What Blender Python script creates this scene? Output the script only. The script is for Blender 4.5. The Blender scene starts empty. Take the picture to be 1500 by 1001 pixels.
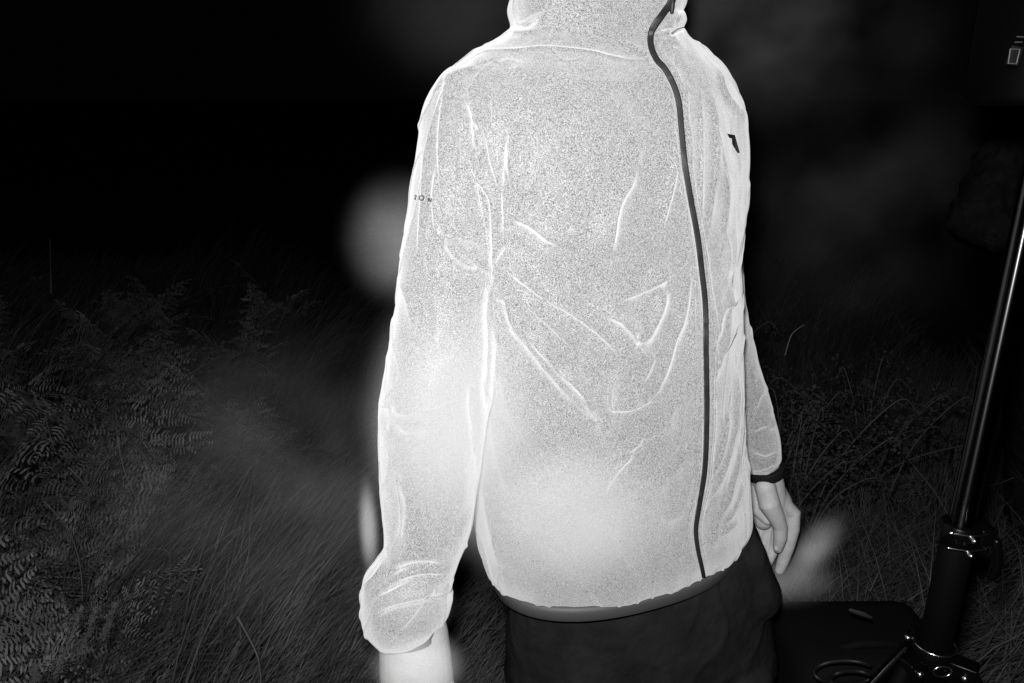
import bpy, bmesh, math, random
import numpy as np
from mathutils import Vector, Matrix, noise as mnoise
from mathutils.bvhtree import BVHTree
random.seed(7); rng = np.random.default_rng(7)
scene = bpy.context.scene
COL = scene.collection
# ------------------------------------------------------------------ camera
PITCH = math.radians(17.0); CAMZ = 1.48; LENS = 28.0; F = LENS / 36.0 * 1500.0
cam_d = bpy.data.cameras.new('camera'); cam = bpy.data.objects.new('camera', cam_d); COL.objects.link(cam)
cam.location = (0, 0, CAMZ); cam.rotation_euler = (math.radians(90) - PITCH, 0, 0)
cam_d.lens = LENS; cam_d.sensor_width = 36; cam_d.clip_start = 0.02; cam_d.clip_end = 2000
scene.camera = cam
CP, SP = math.cos(PITCH), math.sin(PITCH)
# ------------------------------------------------------------------ night sky
world = bpy.data.worlds.new('World'); scene.world = world; world.use_nodes = True
wn = world.node_tree; wn.nodes.clear()
wo = wn.nodes.new('ShaderNodeOutputWorld'); wb = wn.nodes.new('ShaderNodeBackground')
wb.inputs[0].default_value = (0.9, 0.9, 0.9, 1); wb.inputs[1].default_value = 0.0006
wn.links.new(wb.outputs[0], wo.inputs[0])
# the camera's flash: the only lamp that lit this night picture, sitting on top of the camera
fl = bpy.data.lights.new('camera_flash', 'AREA'); fl.shape = 'RECTANGLE'; fl.size = 0.06; fl.size_y = 0.035
fl.energy = 29.0; fl.color = (1, 1, 1)
flo = bpy.data.objects.new('camera_flash', fl); COL.objects.link(flo)
flo.location = (-0.03, 0.01, CAMZ + 0.085); flo.rotation_euler = (math.radians(90) - PITCH, 0, 0)
vs = scene.view_settings; vs.view_transform = 'Standard'; vs.look = 'None'; vs.exposure = 0.0; vs.gamma = 1.0
scene.cycles.max_bounces = 6; scene.cycles.volume_bounces = 0
scene.cycles.volume_step_rate = 1.0; scene.cycles.volume_max_steps = 128

# ------------------------------------------------------------------ geometry of the view, used to measure the place
def Q(px, py, Y):
    """point of the vertical plane y=Y seen at photo pixel px,py"""
    u = (px - 750.0) / F; v = (500.5 - py) / F
    d = (u, CP + v * SP, -SP + v * CP)
    t = Y / d[1]
    return Vector((d[0] * t, Y, CAMZ + d[2] * t))
def ray(px, py):
    u = (px - 750.0) / F; v = (500.5 - py) / F
    return Vector((u, CP + v * SP, -SP + v * CP)).normalized()
def proj(P):
    P = np.asarray(P, float).reshape(-1, 3); x = P[:, 0]; y = P[:, 1]; z = P[:, 2] - CAMZ
    dep = y * CP - z * SP; up = y * SP + z * CP
    return 750 + F * x / dep, 500.5 - F * up / dep, dep
# ------------------------------------------------------------------ helpers
def tag(o, label=None, cat=None, group=None, kind=None):
    if label: o['label'] = label
    if cat: o['category'] = cat
    if group: o['group'] = group
    if kind: o['kind'] = kind
    return o
def empty(name, loc, label, cat, group=None):
    o = bpy.data.objects.new(name, None); COL.objects.link(o); o.location = loc; o.empty_display_size = .1
    return tag(o, label, cat, group)
def mesh_obj(name, V, Fc, mat, parent=None, smooth=True):
    me = bpy.data.meshes.new(name); me.from_pydata([tuple(v) for v in V], [], [tuple(f) for f in Fc]); me.update()
    return link_me(name, me, mat, parent, smooth)
def link_me(name, me, mat, parent=None, smooth=True):
    o = bpy.data.objects.new(name, me); COL.objects.link(o)
    if mat is not None:
        me.materials.clear(); me.materials.append(mat)
    if smooth: me.polygons.foreach_set('use_smooth', [True] * len(me.polygons))
    if parent is not None:
        o.parent = parent
        o.matrix_parent_inverse = Matrix.Translation(-parent.location)
    return o
def fast_mesh(name, V, quads, mat, parent=None, smooth=False):
    V = np.asarray(V, np.float32); quads = np.asarray(quads, np.int32)
    me = bpy.data.meshes.new(name); n = quads.shape[1]
    me.vertices.add(len(V)); me.vertices.foreach_set('co', V.ravel())
    me.loops.add(quads.size); me.loops.foreach_set('vertex_index', quads.ravel())
    me.polygons.add(len(quads)); me.polygons.foreach_set('loop_start', np.arange(0, quads.size, n, dtype=np.int32))
    me.update(calc_edges=True)
    if name is None: return me
    return link_me(name, me, mat, parent, smooth)
class MB:
    def __init__(s): s.V = []; s.F = []
    def ring_stack(s, rings, cap=True):
        b = len(s.V); n = len(rings[0])
        for r in rings: s.V += [Vector(p) for p in r]
        for i in range(len(rings) - 1):
            for j in range(n):
                a = b + i * n + j; c = b + i * n + (j + 1) % n
                s.F.append((a, c, c + n, a + n))
        if cap:
            for idx, r in ((0, rings[0]), (len(rings) - 1, rings[-1])):
                c = sum((Vector(p) for p in r), Vector()) / n; s.V.append(c); k = len(s.V) - 1
                for j in range(n):
                    a = b + idx * n + j; d = b + idx * n + (j + 1) % n
                    s.F.append((k, d, a) if idx == 0 else (k, a, d))
    def tube(s, pts, rads, n=20, round_caps=True, flat=(1, 1), up=None, capk=1.0):
        pts = [Vector(p) for p in pts]; rads = list(rads)
        if round_caps:
            d0 = (pts[0] - pts[1]).normalized(); d1 = (pts[-1] - pts[-2]).normalized()
            a = [(pts[0] + d0 * rads[0] * capk * math.sin(t), rads[0] * math.cos(t)) for t in (1.45, 1.1, .75, .35)]
            c = [(pts[-1] + d1 * rads[-1] * capk * math.sin(t), rads[-1] * math.cos(t)) for t in (.35, .75, 1.1, 1.45)]
            pts = [p for p, _ in a] + pts + [p for p, _ in c]; rads = [r for _, r in a] + rads + [r for _, r in c]
        rings = []; ref = Vector(up) if up is not None else None
        for i, p in enumerate(pts):
            t = (pts[min(i + 1, len(pts) - 1)] - pts[max(i - 1, 0)]).normalized()
            if ref is None: ref = Vector((0, -1, 0)) if abs(t.y) < .8 else Vector((1, 0, 0))
            e = (ref - t * ref.dot(t)).normalized()
            if up is None: ref = e
            g = t.cross(e)
            rings.append([p + (e * math.cos(2 * math.pi * j / n) * flat[0] + g * math.sin(2 * math.pi * j / n) * flat[1]) * rads[i] for j in range(n)])
        s.ring_stack(rings)
    def ell(s, c, r, rot=None, n=20):
        c = Vector(c); rings = []
        for i in range(1, n // 2):
            ph = math.pi * i / (n // 2)
            rg = []
            for j in range(n):
                th = 2 * math.pi * j / n
                v = Vector((r[0] * math.sin(ph) * math.cos(th), r[1] * math.sin(ph) * math.sin(th), r[2] * math.cos(ph)))
                if rot is not None: v = rot @ v
                rg.append(c + v)
            rings.append(rg)
        s.ring_stack(rings)
    def box(s, c, h, rot=None):
        b = len(s.V); c = Vector(c)
        for x in (-1, 1):
            for y in (-1, 1):
                for z in (-1, 1):
                    v = Vector((x * h[0], y * h[1], z * h[2]))
                    if rot is not None: v = rot @ v
                    s.V.append(c + v)
        for f in ((0, 1, 3, 2), (4, 6, 7, 5), (0, 4, 5, 1), (2, 3, 7, 6), (0, 2, 6, 4), (1, 5, 7, 3)): s.F.append(tuple(b + k for k in f))
    def build(s, name, mat, parent=None, smooth=True, bevel=0):
        o = mesh_obj(name, s.V, s.F, mat, parent, smooth)
        bm = bmesh.new(); bm.from_mesh(o.data); bmesh.ops.recalc_face_normals(bm, faces=bm.faces)
        if bevel: bmesh.ops.bevel(bm, geom=[e for e in bm.edges], offset=bevel, segments=3, affect='EDGES', profile=.5)
        bm.to_mesh(o.data); bm.free()
        if bevel: o.data.polygons.foreach_set('use_smooth', [True] * len(o.data.polygons))
        return o
def fuse(mb, voxel, smooth=0, fac=.5):
    """one continuous surface from overlapping closed shapes; returns a mesh"""
    o = mb.build('tmp', None)
    m = o.modifiers.new('r', 'REMESH'); m.mode = 'VOXEL'; m.voxel_size = voxel
    if smooth:
        q = o.modifiers.new('s', 'SMOOTH'); q.factor = fac; q.iterations = smooth
    dg = bpy.context.evaluated_depsgraph_get(); me = bpy.data.meshes.new_from_object(o.evaluated_get(dg))
    old = o.data; bpy.data.objects.remove(o); bpy.data.meshes.remove(old)
    return me
def catmull(P, k=8):
    P = [np.array(p, float) for p in P]; out = []
    for i in range(len(P) - 1):
        a = P[max(i - 1, 0)]; b = P[i]; c = P[i + 1]; d = P[min(i + 2, len(P) - 1)]
        for j in range(k):
            t = j / k
            out.append(.5 * ((2 * b) + (c - a) * t + (2 * a - 5 * b + 4 * c - d) * t * t + (3 * b - a - 3 * c + d) * t ** 3))
    out.append(P[-1]); return np.array(out)
# ------------------------------------------------------------------ materials
def mat(name, col, rough=.7, metal=0, spec=.5, sheen=0, sheen_rough=.3, bump=None, grain=None, vary=None, sss=0, coat=0):
    m = bpy.data.materials.new(name); m.use_nodes = True; nt = m.node_tree; b = nt.nodes['Principled BSDF']
    c = (col, col, col, 1)
    b.inputs['Base Color'].default_value = c; b.inputs['Roughness'].default_value = rough; b.inputs['Metallic'].default_value = metal
    b.inputs['Specular IOR Level'].default_value = spec
    b.inputs['Sheen Weight'].default_value = sheen; b.inputs['Sheen Roughness'].default_value = sheen_rough
    b.inputs['Subsurface Weight'].default_value = sss; b.inputs['Coat Weight'].default_value = coat
    if sss: b.inputs['Subsurface Scale'].default_value = .01
    tc = nt.nodes.new('ShaderNodeTexCoord')
    def ramp(scale, detail, lo, hi, p0=.3, p1=.7, rough_=.6):
        n = nt.nodes.new('ShaderNodeTexNoise'); n.inputs['Scale'].default_value = scale; n.inputs['Detail'].default_value = detail
        n.inputs['Roughness'].default_value = rough_
        nt.links.new(tc.outputs['Object'], n.inputs['Vector'])
        r = nt.nodes.new('ShaderNodeMapRange'); r.inputs[1].default_value = p0; r.inputs[2].default_value = p1
        r.inputs[3].default_value = lo; r.inputs[4].default_value = hi
        nt.links.new(n.outputs[0], r.inputs[0]); return r.outputs[0]
    src = None
    if vary: src = ramp(vary[0], 4, vary[1], vary[2])
    if grain:
        g = ramp(grain[0], 1.5, grain[1], grain[2], .34, .66, .7)
        if src is None: src = g
        else:
            mu = nt.nodes.new('ShaderNodeMath'); mu.operation = 'MULTIPLY'; nt.links.new(src, mu.inputs[0]); nt.links.new(g, mu.inputs[1]); src = mu.outputs[0]
    if src is not None: nt.links.new(src, b.inputs['Base Color'])
    if bump:
        n = nt.nodes.new('ShaderNodeTexNoise'); n.inputs['Scale'].default_value = bump[0]; n.inputs['Detail'].default_value = 5
        nt.links.new(tc.outputs['Object'], n.inputs['Vector'])
        bp = nt.nodes.new('ShaderNodeBump'); bp.inputs['Strength'].default_value = bump[1]; bp.inputs['Distance'].default_value = bump[2]
        nt.links.new(n.outputs[0], bp.inputs['Height']); nt.links.new(bp.outputs[0], b.inputs['Normal'])
    return m
M_jacket = mat('reflective_cloth', .6, rough=.55, spec=.3, sheen=0, vary=(9, .86, 1.0), grain=(760, .0, .37))
nt_ = M_jacket.node_tree; sh_ = nt_.nodes.new('ShaderNodeBsdfSheen'); sh_.inputs['Color'].default_value = (1.0, 1.0, 1.0, 1); sh_.inputs['Roughness'].default_value = .68
ad_ = nt_.nodes.new('ShaderNodeAddShader'); nt_.links.new(nt_.nodes['Principled BSDF'].outputs[0], ad_.inputs[0]); nt_.links.new(sh_.outputs[0], ad_.inputs[1])
nt_.links.new(ad_.outputs[0], nt_.nodes['Material Output'].inputs['Surface'])
M_dark = mat('dark_band', .009, rough=.7, spec=.1, bump=(900, .3, .0006))
M_zip = mat('zip_tape', .016, rough=.5, spec=.4, bump=(1500, .4, .0005))
M_metal = mat('puller_metal', .6, rough=.3, metal=1)
M_trouser = mat('trouser_cloth', .022, rough=.95, spec=.03, bump=(60, .3, .01), vary=(14, .009, .018))
M_skin = mat('skin', .42, rough=.5, spec=.35, sss=.15, bump=(420, .5, .002), vary=(40, .36, .46))
M_hair = mat('hair', .03, rough=.6)
M_lens = mat('eye', .5, rough=.1)
M_cloth2 = mat('dark_jacket_cloth', .008, rough=.95, spec=.03, sheen=0, bump=(25, .8, .02), vary=(22, .004, .010))
M_pole = mat('black_anodised_metal', .07, rough=.25, metal=1)
tg_ = M_pole.node_tree.nodes.new('ShaderNodeTangent'); tg_.direction_type = 'RADIAL'; tg_.axis = 'Z'
pb_ = M_pole.node_tree.nodes['Principled BSDF']; M_pole.node_tree.links.new(tg_.outputs[0], pb_.inputs['Tangent']); pb_.inputs['Anisotropic'].default_value = .93; pb_.inputs['Anisotropic Rotation'].default_value = .25
M_pole_matte = mat('black_matte_tube', .0012, rough=.75, spec=.05)
M_chrome = mat('bright_steel', .75, rough=.22, metal=1)
M_plastic = mat('black_plastic', .0015, rough=.3, spec=.12)
M_panel = mat('grey_panel', .045, rough=.5)
M_bag = mat('bag_nylon', .004, rough=.8, spec=.06, bump=(300, .4, .002))
M_cable = mat('cable_rubber', .006, rough=.45, spec=.2)
M_fern = mat('bracken_leaf', .05, rough=.6, spec=.25, vary=(9, .03, .23))
M_fern_stem = mat('bracken_stem', .045, rough=.5, spec=.3)
M_grass = mat('grass_blade', .05, rough=.6, spec=.3, vary=(3, .022, .085))
M_straw = mat('dry_straw', .09, rough=.7, spec=.2, vary=(5, .012, .12))
M_leaf = mat('shrub_leaf', .05, rough=.8, spec=.1, vary=(9, .010, .045))
M_twig = mat('twig', .05, rough=.8)
M_soil = mat('soil', .018, rough=.95, spec=.1, bump=(14, 1, .05), vary=(5, .008, .03))
M_seed = mat('seed_head', .1, rough=.8, vary=(160, .012, .11))

# ================================================================== THE PERSON IN THE REFLECTIVE JACKET
YT = 1.17
PX = Q(900, 500, YT)
person = empty('person', (PX.x, YT, 0), 'person in a pale reflective zipped jacket with high collar, both arms hanging', 'person')
NS = 56
def station(L, R, yc, tilt, thick, shape=2.3, bulge=1.0):
    """horizontal-ish section of a garment between a left and a right outline point"""
    l = Q(L[0], L[1], yc - tilt); r = Q(R[0], R[1], yc + tilt)
    c = (l + r) / 2; A = (r - l) / 2; h = Vector((A.x, A.y, 0)); back = Vector((-h.y, h.x, 0)).normalized()
    for it in range(4):
        ring = []
        for j in range(NS):
            th = 2 * math.pi * j / NS; cs, sn = math.cos(th), math.sin(th)
            e = 2 / shape
            x = math.copysign(abs(cs) ** e, cs); y = math.copysign(abs(sn) ** e, sn)
            ring.append(c + A * x + back * y * (thick if sn > 0 else thick * bulge))
        X, _, D = proj(ring); i0, i1 = int(X.argmin()), int(X.argmax())
        e0 = (X[i0] - L[0]) * D[i0] / F; e1 = (X[i1] - R[0]) * D[i1] / F
        c = c - Vector(((e0 + e1) / 2, 0, 0)); k = 1 - (e1 - e0) / (2 * A.x); A = A * k
    return ring
def interp_stations(S, k=5):
    arr = catmull([list(s[0]) + list(s[1]) + list(s[2:]) for s in S], k)
    return [station((a[0], a[1]), (a[2], a[3]), *a[4:]) for a in arr]
# --- jacket body
J = MB()
torso = [ # L, R, Y, tilt, thick
    ((752, 34), (1000, 44), YT + .03, .03, .070),
    ((722, 56), (1010, 58), YT + .03, .04, .080),
    ((678, 80), (1040, 76), YT + .03, .055, .092),
    ((650, 112), (1068, 104), YT + .02, .065, .105),
    ((642, 160), (1086, 150), YT + .01, .07, .118),
    ((650, 230), (1094, 215), YT, .07, .128),
    ((664, 320), (1093, 300), YT, .07, .130),
    ((680, 420), (1087, 375), YT, .07, .130),
    ((690, 520), (1088, 470), YT, .07, .128),
    ((688, 620), (1092, 560), YT, .07, .130),
    ((688, 700), (1096, 630), YT, .075, .134),
    ((690, 770), (1098, 690), YT, .08, .138),
    ((698, 808), (1098, 725), YT, .08, .140),
    ((704, 830), (1096, 745), YT, .08, .140),
    ((716, 855), (1082, 766), YT, .08, .136)]
J.ring_stack(interp_stations(torso, 6))
# --- collar and hood (raised collar)
collar = [
    ((755, 62), (988, 74), YT + .03, .03, .080, 2.2),
    ((748, 40), (985, 52), YT + .03, .03, .084, 2.2),
    ((745, 32), (1003, 34), YT + .03, .03, .086, 2.2),
    ((741, 20), (997, 21), YT + .03, .03, .086, 2.2),
    ((740, 8), (1005, 6), YT + .03, .03, .088, 2.2),
    ((746, -20), (1004, -18), YT + .03, .03, .090, 2.2),
    ((752, -48), (998, -46), YT + .03, .03, .090, 2.2)]
J.ring_stack(interp_stations(collar, 6))
# --- left-in-picture sleeve (the person's right arm, nearest the camera)
def sleeve(mb, st, wob=0):
    c = catmull(st, 6)
    pts = [Q(a[0], a[1], a[3]) for a in c]
    rads = []
    for a, p in zip(c, pts):
        dep = p.y * CP - (p.z - CAMZ) * SP
        rads.append(a[2] * dep / F)
    mb.tube(pts, rads, n=40, round_caps=True, capk=.4)
near = [(699, 137, 60.5, 1.14), (682, 177, 66.5, 1.125), (675, 250, 68, 1.11), (667, 330, 69, 1.095), (659, 400, 71, 1.08), (651, 470, 74, 1.06),
        (645, 540, 79, 1.045), (636, 610, 80, 1.03), (631, 690, 74, 1.015), (626, 760, 66, 1.0), (616, 812, 56, .985),
        (606, 838, 57, .98), (598, 862, 66, .975), (594, 884, 67, .97), (592, 905, 64, .967), (594, 918, 58, .966)]
sleeve(J, near)
# bunched rolls of cloth above the cuff
for (a, b, r) in (((545, 866), (642, 838), 14), ((538, 900), (645, 858), 15), ((548, 922), (640, 890), 16)):
    A_, B_ = Q(a[0], a[1], .955), Q(b[0], b[1], .965); m_ = (A_ + B_) / 2 + Vector((0, -.030, -.004))
    dep = 1.12
    J.tube(list(map(Vector, catmull([A_, (A_ * .6 + m_ * .55) / 1.15, m_, (B_ * .6 + m_ * .55) / 1.15, B_], 4))), [r * dep / F] * 17, n=16)
J.tube([Q(562, 832, .96), Q(538, 862, .95)], [.010, .006], n=12)
# --- far sleeve (the person's left arm), half hidden behind the jacket body
far = [(1028, 135, 34, 1.21), (1050, 185, 40, 1.22), (1054, 250, 40, 1.25), (1050, 340, 38, 1.28), (1054, 430, 36, 1.31), (1065, 500, 37, 1.325),
       (1080, 560, 36, 1.33), (1096, 610, 36, 1.33), (1110, 650, 34, 1.33), (1119, 678, 29, 1.33)]
sleeve(J, far)
jme = fuse(J, .0014, 26, .6)
# ---------------- folds, pressed into the cloth
n = len(jme.vertices); co = np.empty(n * 3); jme.vertices.foreach_get('co', co); co = co.reshape(-1, 3)
no = np.empty(n * 3); jme.vertices.foreach_get('normal', no); no = no.reshape(-1, 3)
px, py, dep = proj(co)
tocam = np.array([0, 0, CAMZ]) - co; tocam /= np.linalg.norm(tocam, axis=1)[:, None]
face = np.clip((no * tocam).sum(1) * 2.2, 0, 1)
FOLDS = [ # points, width px, height mm (negative: a groove)
 ([(648,122),(662,112),(700,96)], 6, 2.5), ([(700,240),(705,300),(712,340)], 3, 2.6), ([(640,240),(636,300),(640,350)], 3.5, 2.4), ([(690,150),(697,175),(696,195)], 3, 2.4), ([(770,200),(772,235),(762,262)], 3, 2.2), ([(800,180),(808,205),(822,222)], 4, 2.4), ([(760,430),(800,470),(850,520)], 5, 3), ([(770,480),(800,520),(835,560)], 6, 3.4), ([(1060,250),(1066,300),(1058,350)], 5, 2.6), ([(1070,420),(1062,470),(1050,520)], 4, 3), ([(1066,600),(1056,660),(1044,700)], 4, 3), ([(940,560),(960,520)], 5, 2.4), ([(705,74),(740,72),(790,71),(840,73),(900,82),(950,87)], 2.2, .9),
 ([(655,118),(635,165),(622,230),(618,330),(614,380)], 2.6, 2.6),
 ([(652,120),(643,200),(646,260),(652,330)], 2.8, 2.2),
 ([(665,140),(672,200),(675,270)], 5, 2.0),
 ([(680,140),(700,180),(715,200),(722,240),(735,290),(738,330)], 4, 2.4),
 ([(722,145),(724,190)], 2.6, 1.8), ([(729,150),(737,180),(748,205),(745,250)], 2.8, 2.6),
 ([(683,215),(690,245),(710,275),(720,300),(724,350),(727,400)], 3.0, 2.8),
 ([(744,200),(745,240),(748,262)], 4, 2.6),
 ([(738,210),(733,300),(735,370)], 4, -2.5),
 ([(762,150),(785,175),(795,215)], 9, 2.8),
 ([(785,198),(810,232),(835,265)], 3.2, 3.2),
 ([(785,195),(791,230),(780,268),(755,293)], 2.6, 2.6),
 ([(752,323),(775,331),(800,350),(822,362)], 3.0, 3.6), ([(750,330),(775,340),(800,362)], 5, -3.0),
 ([(765,305),(770,318)], 5, 2),
 ([(895,375),(900,335),(908,300),(925,272),(935,245)], 6, 3.6), ([(880,355),(890,330)], 4, 1.6),
 ([(972,335),(980,300),(990,255),(984,235),(976,222)], 3.4, 2.6),
 ([(1005,120),(1006,160),(1012,200),(1016,250)], 2.6, 1.8), ([(1025,130),(1028,200),(1029,300),(1029,330)], 2.8, 2.4),
 ([(1036,130),(1048,170),(1051,230),(1045,290),(1037,340),(1035,365)], 5, 2.6),
 ([(1050,92),(1054,120),(1065,145),(1085,168),(1094,195)], 4, 3.6),
 ([(985,300),(1000,320),(1010,350),(1018,400)], 2.6, 2.0),
 ([(742,360),(732,372),(728,385)], 2.6, -3.0),
 ([(745,395),(770,412),(800,438)], 4.5, 3.0), ([(800,438),(830,455),(865,480),(893,505),(907,522)], 2.6, 3.4),
 ([(907,522),(908,540),(897,560),(892,580),(893,597),(905,600),(925,600),(945,590),(955,582)], 2.4, 3.4),
 ([(955,582),(970,555),(980,530),(990,495),(1000,470),(1008,430),(1012,400)], 6, 3.4),
 ([(732,400),(745,440),(755,475),(775,505),(800,540),(830,575),(866,612)], 9, 4.6),
 ([(820,540),(850,572),(872,616)], 10, 8.0),
 ([(835,480),(865,505)], 4, 2.0), ([(745,382),(760,400),(770,415)], 3, 2.4),
 ([(722,400),(725,450),(728,500),(730,560)], 4, 4.0), ([(716,420),(718,520),(712,600)], 7, -4),
 ([(884,462),(905,470),(922,488),(935,505)], 4, 3.2), ([(935,505),(952,485),(968,455),(975,420)], 9, 7),
 ([(900,462),(918,474),(930,492)], 8, 5), ([(900,440),(930,432),(965,415),(990,398)], 5, 2.6),
 ([(1022,402),(1015,440),(1015,500),(1021,560)], 3, 2.6), ([(1019,600),(1022,660),(1020,720)], 4, 2),
 ([(1047,560),(1050,525),(1065,490),(1085,470)], 5, 3.4), ([(1045,500),(1052,465),(1066,445),(1086,435)], 5, 3.0),
 ([(1072,400),(1080,360),(1088,340)], 6, 2.8),
 ([(1078,540),(1080,590),(1070,640),(1058,690),(1045,730)], 5, 3.4), ([(1088,600),(1082,660),(1068,720),(1052,770)], 4, 3.4),
 ([(1090,690),(1080,730),(1060,770)], 4, 2.6), ([(1082,760),(1060,780),(1045,790)], 4, 1.6),
 ([(918,662),(928,652),(942,645)], 6.5, 2.4), ([(878,725),(900,695),(925,662)], 5, 2.2),
 ([(885,700),(930,665)], 4, 1.4), ([(1005,660),(985,690),(955,700)], 6, 2.0), ([(990,585),(975,620)], 7, 1.8),
 ([(845,405),(848,412)], 3, 1.6),
 ([(690,560),(698,640),(705,720)], 9, -6), ([(668,640),(675,700),(668,760)], 9, 5), ([(720,600),(735,680),(760,740)], 12, 4),
 ([(700,660),(716,740),(735,830)], 10, 4), ([(735,520),(750,600),(790,670)], 12, 3.2),
 ([(840,740),(880,760),(900,790)], 16, 3.4), ([(780,780),(830,820),(860,860)], 16, 3), ([(930,730),(980,760),(1010,740)], 12, 2.6),
 ([(575,600),(600,606),(625,600)], 8, 4), ([(570,625),(595,640),(630,632)], 9, -4), ([(620,560),(632,610),(618,650)], 9, 3.5),
 ([(585,700),(600,740),(590,800)], 10, 4), ([(640,690),(625,740),(635,790)], 9, 3.5),
 ([(652,350),(663,373),(678,387),(697,394)], 6.5, 6.5), ([(650,340),(690,352),(715,360)], 9, -3),
 ([(699,188),(701,205),(702,222)], 7.5, 3.4), ([(585,400),(600,440),(612,500)], 8, 3.0), ([(630,410),(640,470),(632,530)], 10, 3),
 ([(645,400),(690,420),(715,430)], 9, 2.5),
 ([(770,112),(830,118),(890,122),(955,118)], 9, 1.8), ([(745,100),(760,108)], 5, 1.5),
 ([(750,38),(775,24),(800,14),(830,8)], 4, 2.6), ([(765,42),(790,28)], 4, -2), ([(742,45),(770,48),(790,46)], 3, 1.5),
 ([(812,12),(835,10),(850,17),(870,24),(890,26),(915,22),(945,10),(968,4)], 2.0, -1.0),
 ([(943,15),(950,40),(953,60)], 2.5, 1.6), ([(978,56),(986,50),(1003,41)], 2.4, -13), ([(976,62),(982,66),(984,74)], 4, 3.5),
 ([(900,55),(930,68),(950,80)], 4, 1.3), ([(985,30),(972,45),(968,60)], 4, 2.5),
 ([(1105,597),(1110,580),(1118,574)], 3, 3), ([(1100,630),(1118,622),(1128,626),(1130,608)], 3.4, 3), ([(1098,540),(1106,560)], 4, 2),
 ([(1102,664),(1122,672),(1142,664)], 4, -3), ([(1100,688),(1124,684),(1147,672)], 3, 2.6),
 ([(566,842),(600,830),(650,832)], 6, -5), ([(548,872),(600,850),(655,846)], 4, -4), ([(545,905),(580,890),(655,872)], 4, -4),
 ([(585,925),(620,880),(640,860)], 4, 3),
]
zipline = catmull([(987,-14),(982,4),(971,20),(958,38),(953,52),(954,70),(962,88),(974,102),(986,124),(994,150),(998,190),(1003,240),(1012,295),(1021,345),(1028,400),(1033,450),(1034,520),(1035,590),(1034,650),(1031,695),(1024,740),(1019,775),(1022,805),(1028,832),(1031,848)], 6)
def offset_line(L, d):
    t = np.gradient(L, axis=0); t /= np.linalg.norm(t, axis=1)[:, None]
    return L + np.stack([-t[:, 1], t[:, 0]], 1) * d
def dist_poly(X, Y, P):
    best = np.full(X.shape, 1e9); sg = np.ones(X.shape)
    for i in range(len(P) - 1):
        a = P[i]; b = P[i + 1]; ab = b - a; L2 = (ab ** 2).sum() + 1e-9
        t = np.clip(((X - a[0]) * ab[0] + (Y - a[1]) * ab[1]) / L2, 0, 1)
        d = (X - a[0] - t * ab[0]) ** 2 + (Y - a[1] - t * ab[1]) ** 2
        m = d < best; best = np.where(m, d, best)
        sg = np.where(m, np.sign(ab[0] * (Y - a[1]) - ab[1] * (X - a[0]) + 1e-9), sg)
    return np.sqrt(best), sg
disp = np.zeros(n)
front = np.nonzero(face > 0.02)[0]
def add_fold(P, w, h):
    P = np.asarray(P, float)
    m = w * 4 + 22
    sel = front[(px[front] > P[:, 0].min() - m) & (px[front] < P[:, 0].max() + m) & (py[front] > P[:, 1].min() - m) & (py[front] < P[:, 1].max() + m)]
    if len(sel) == 0: return
    d, sg = dist_poly(px[sel], py[sel], P)
    d = d * sg
    if h < 0 or w < 2.3: prof = np.exp(-(np.abs(d) / (w * .85)) ** 1.5)
    else: prof = np.where(d > 0, np.exp(-(d / (w * .80)) ** 1.4), .75 * np.exp(-(d / (w * 2.6 + 5)) ** 2) + .25 * np.exp(-(d / w) ** 2))
    # fade towards the ends of a fold
    e = np.minimum(np.hypot(px[sel] - P[0, 0], py[sel] - P[0, 1]), np.hypot(px[sel] - P[-1, 0], py[sel] - P[-1, 1]))
    L = np.linalg.norm(np.diff(P, axis=0), axis=1).sum()
    fade = np.clip(e / max(6, L * .22), 0, 1) ** .7
    disp[sel] += h * .001 * (1.75 if w < 3.5 else 2.0 if w < 7 else 1.7) * prof * fade * face[sel]
for P, w, h in FOLDS:
    P = np.array(P, float)
    add_fold(catmull(P, 4) if len(P) > 2 else P, w, h)
for off in (7.5, 10.5, -7.5, -10.5):
    add_fold(offset_line(zipline, off)[10:], 1.5, 1.0)
# broad soft undulation everywhere and long creases on the sides and back
nz = np.array([mnoise.noise(Vector((c[0] * 9, c[1] * 9, c[2] * 5))) for c in co[::1]]) 
disp += nz * .006
nzb = np.array([mnoise.noise(Vector((c[0] * 20 + c[2] * 8, c[1] * 20, c[2] * 9 - c[0] * 6 + 3))) for c in co]); disp += nzb * .0035
nz2 = np.array([mnoise.noise(Vector((c[0] * 26 + 5, c[1] * 26, c[2] * 11 + 2))) for c in co])
disp += (np.exp(-(nz2 / .07) ** 2) * .0022) * (0.25 + .75 * (1 - face))
nz3 = np.array([mnoise.noise(Vector((c[0] * 60 + 1, c[1] * 60, c[2] * 38 + 9))) for c in co])
disp += nz3 * .0006
co2 = co + no * disp[:, None]
jme.vertices.foreach_set('co', co2.astype(np.float32).ravel()); jme.update()
jacket = link_me('jacket', jme, M_jacket, person)
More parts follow.
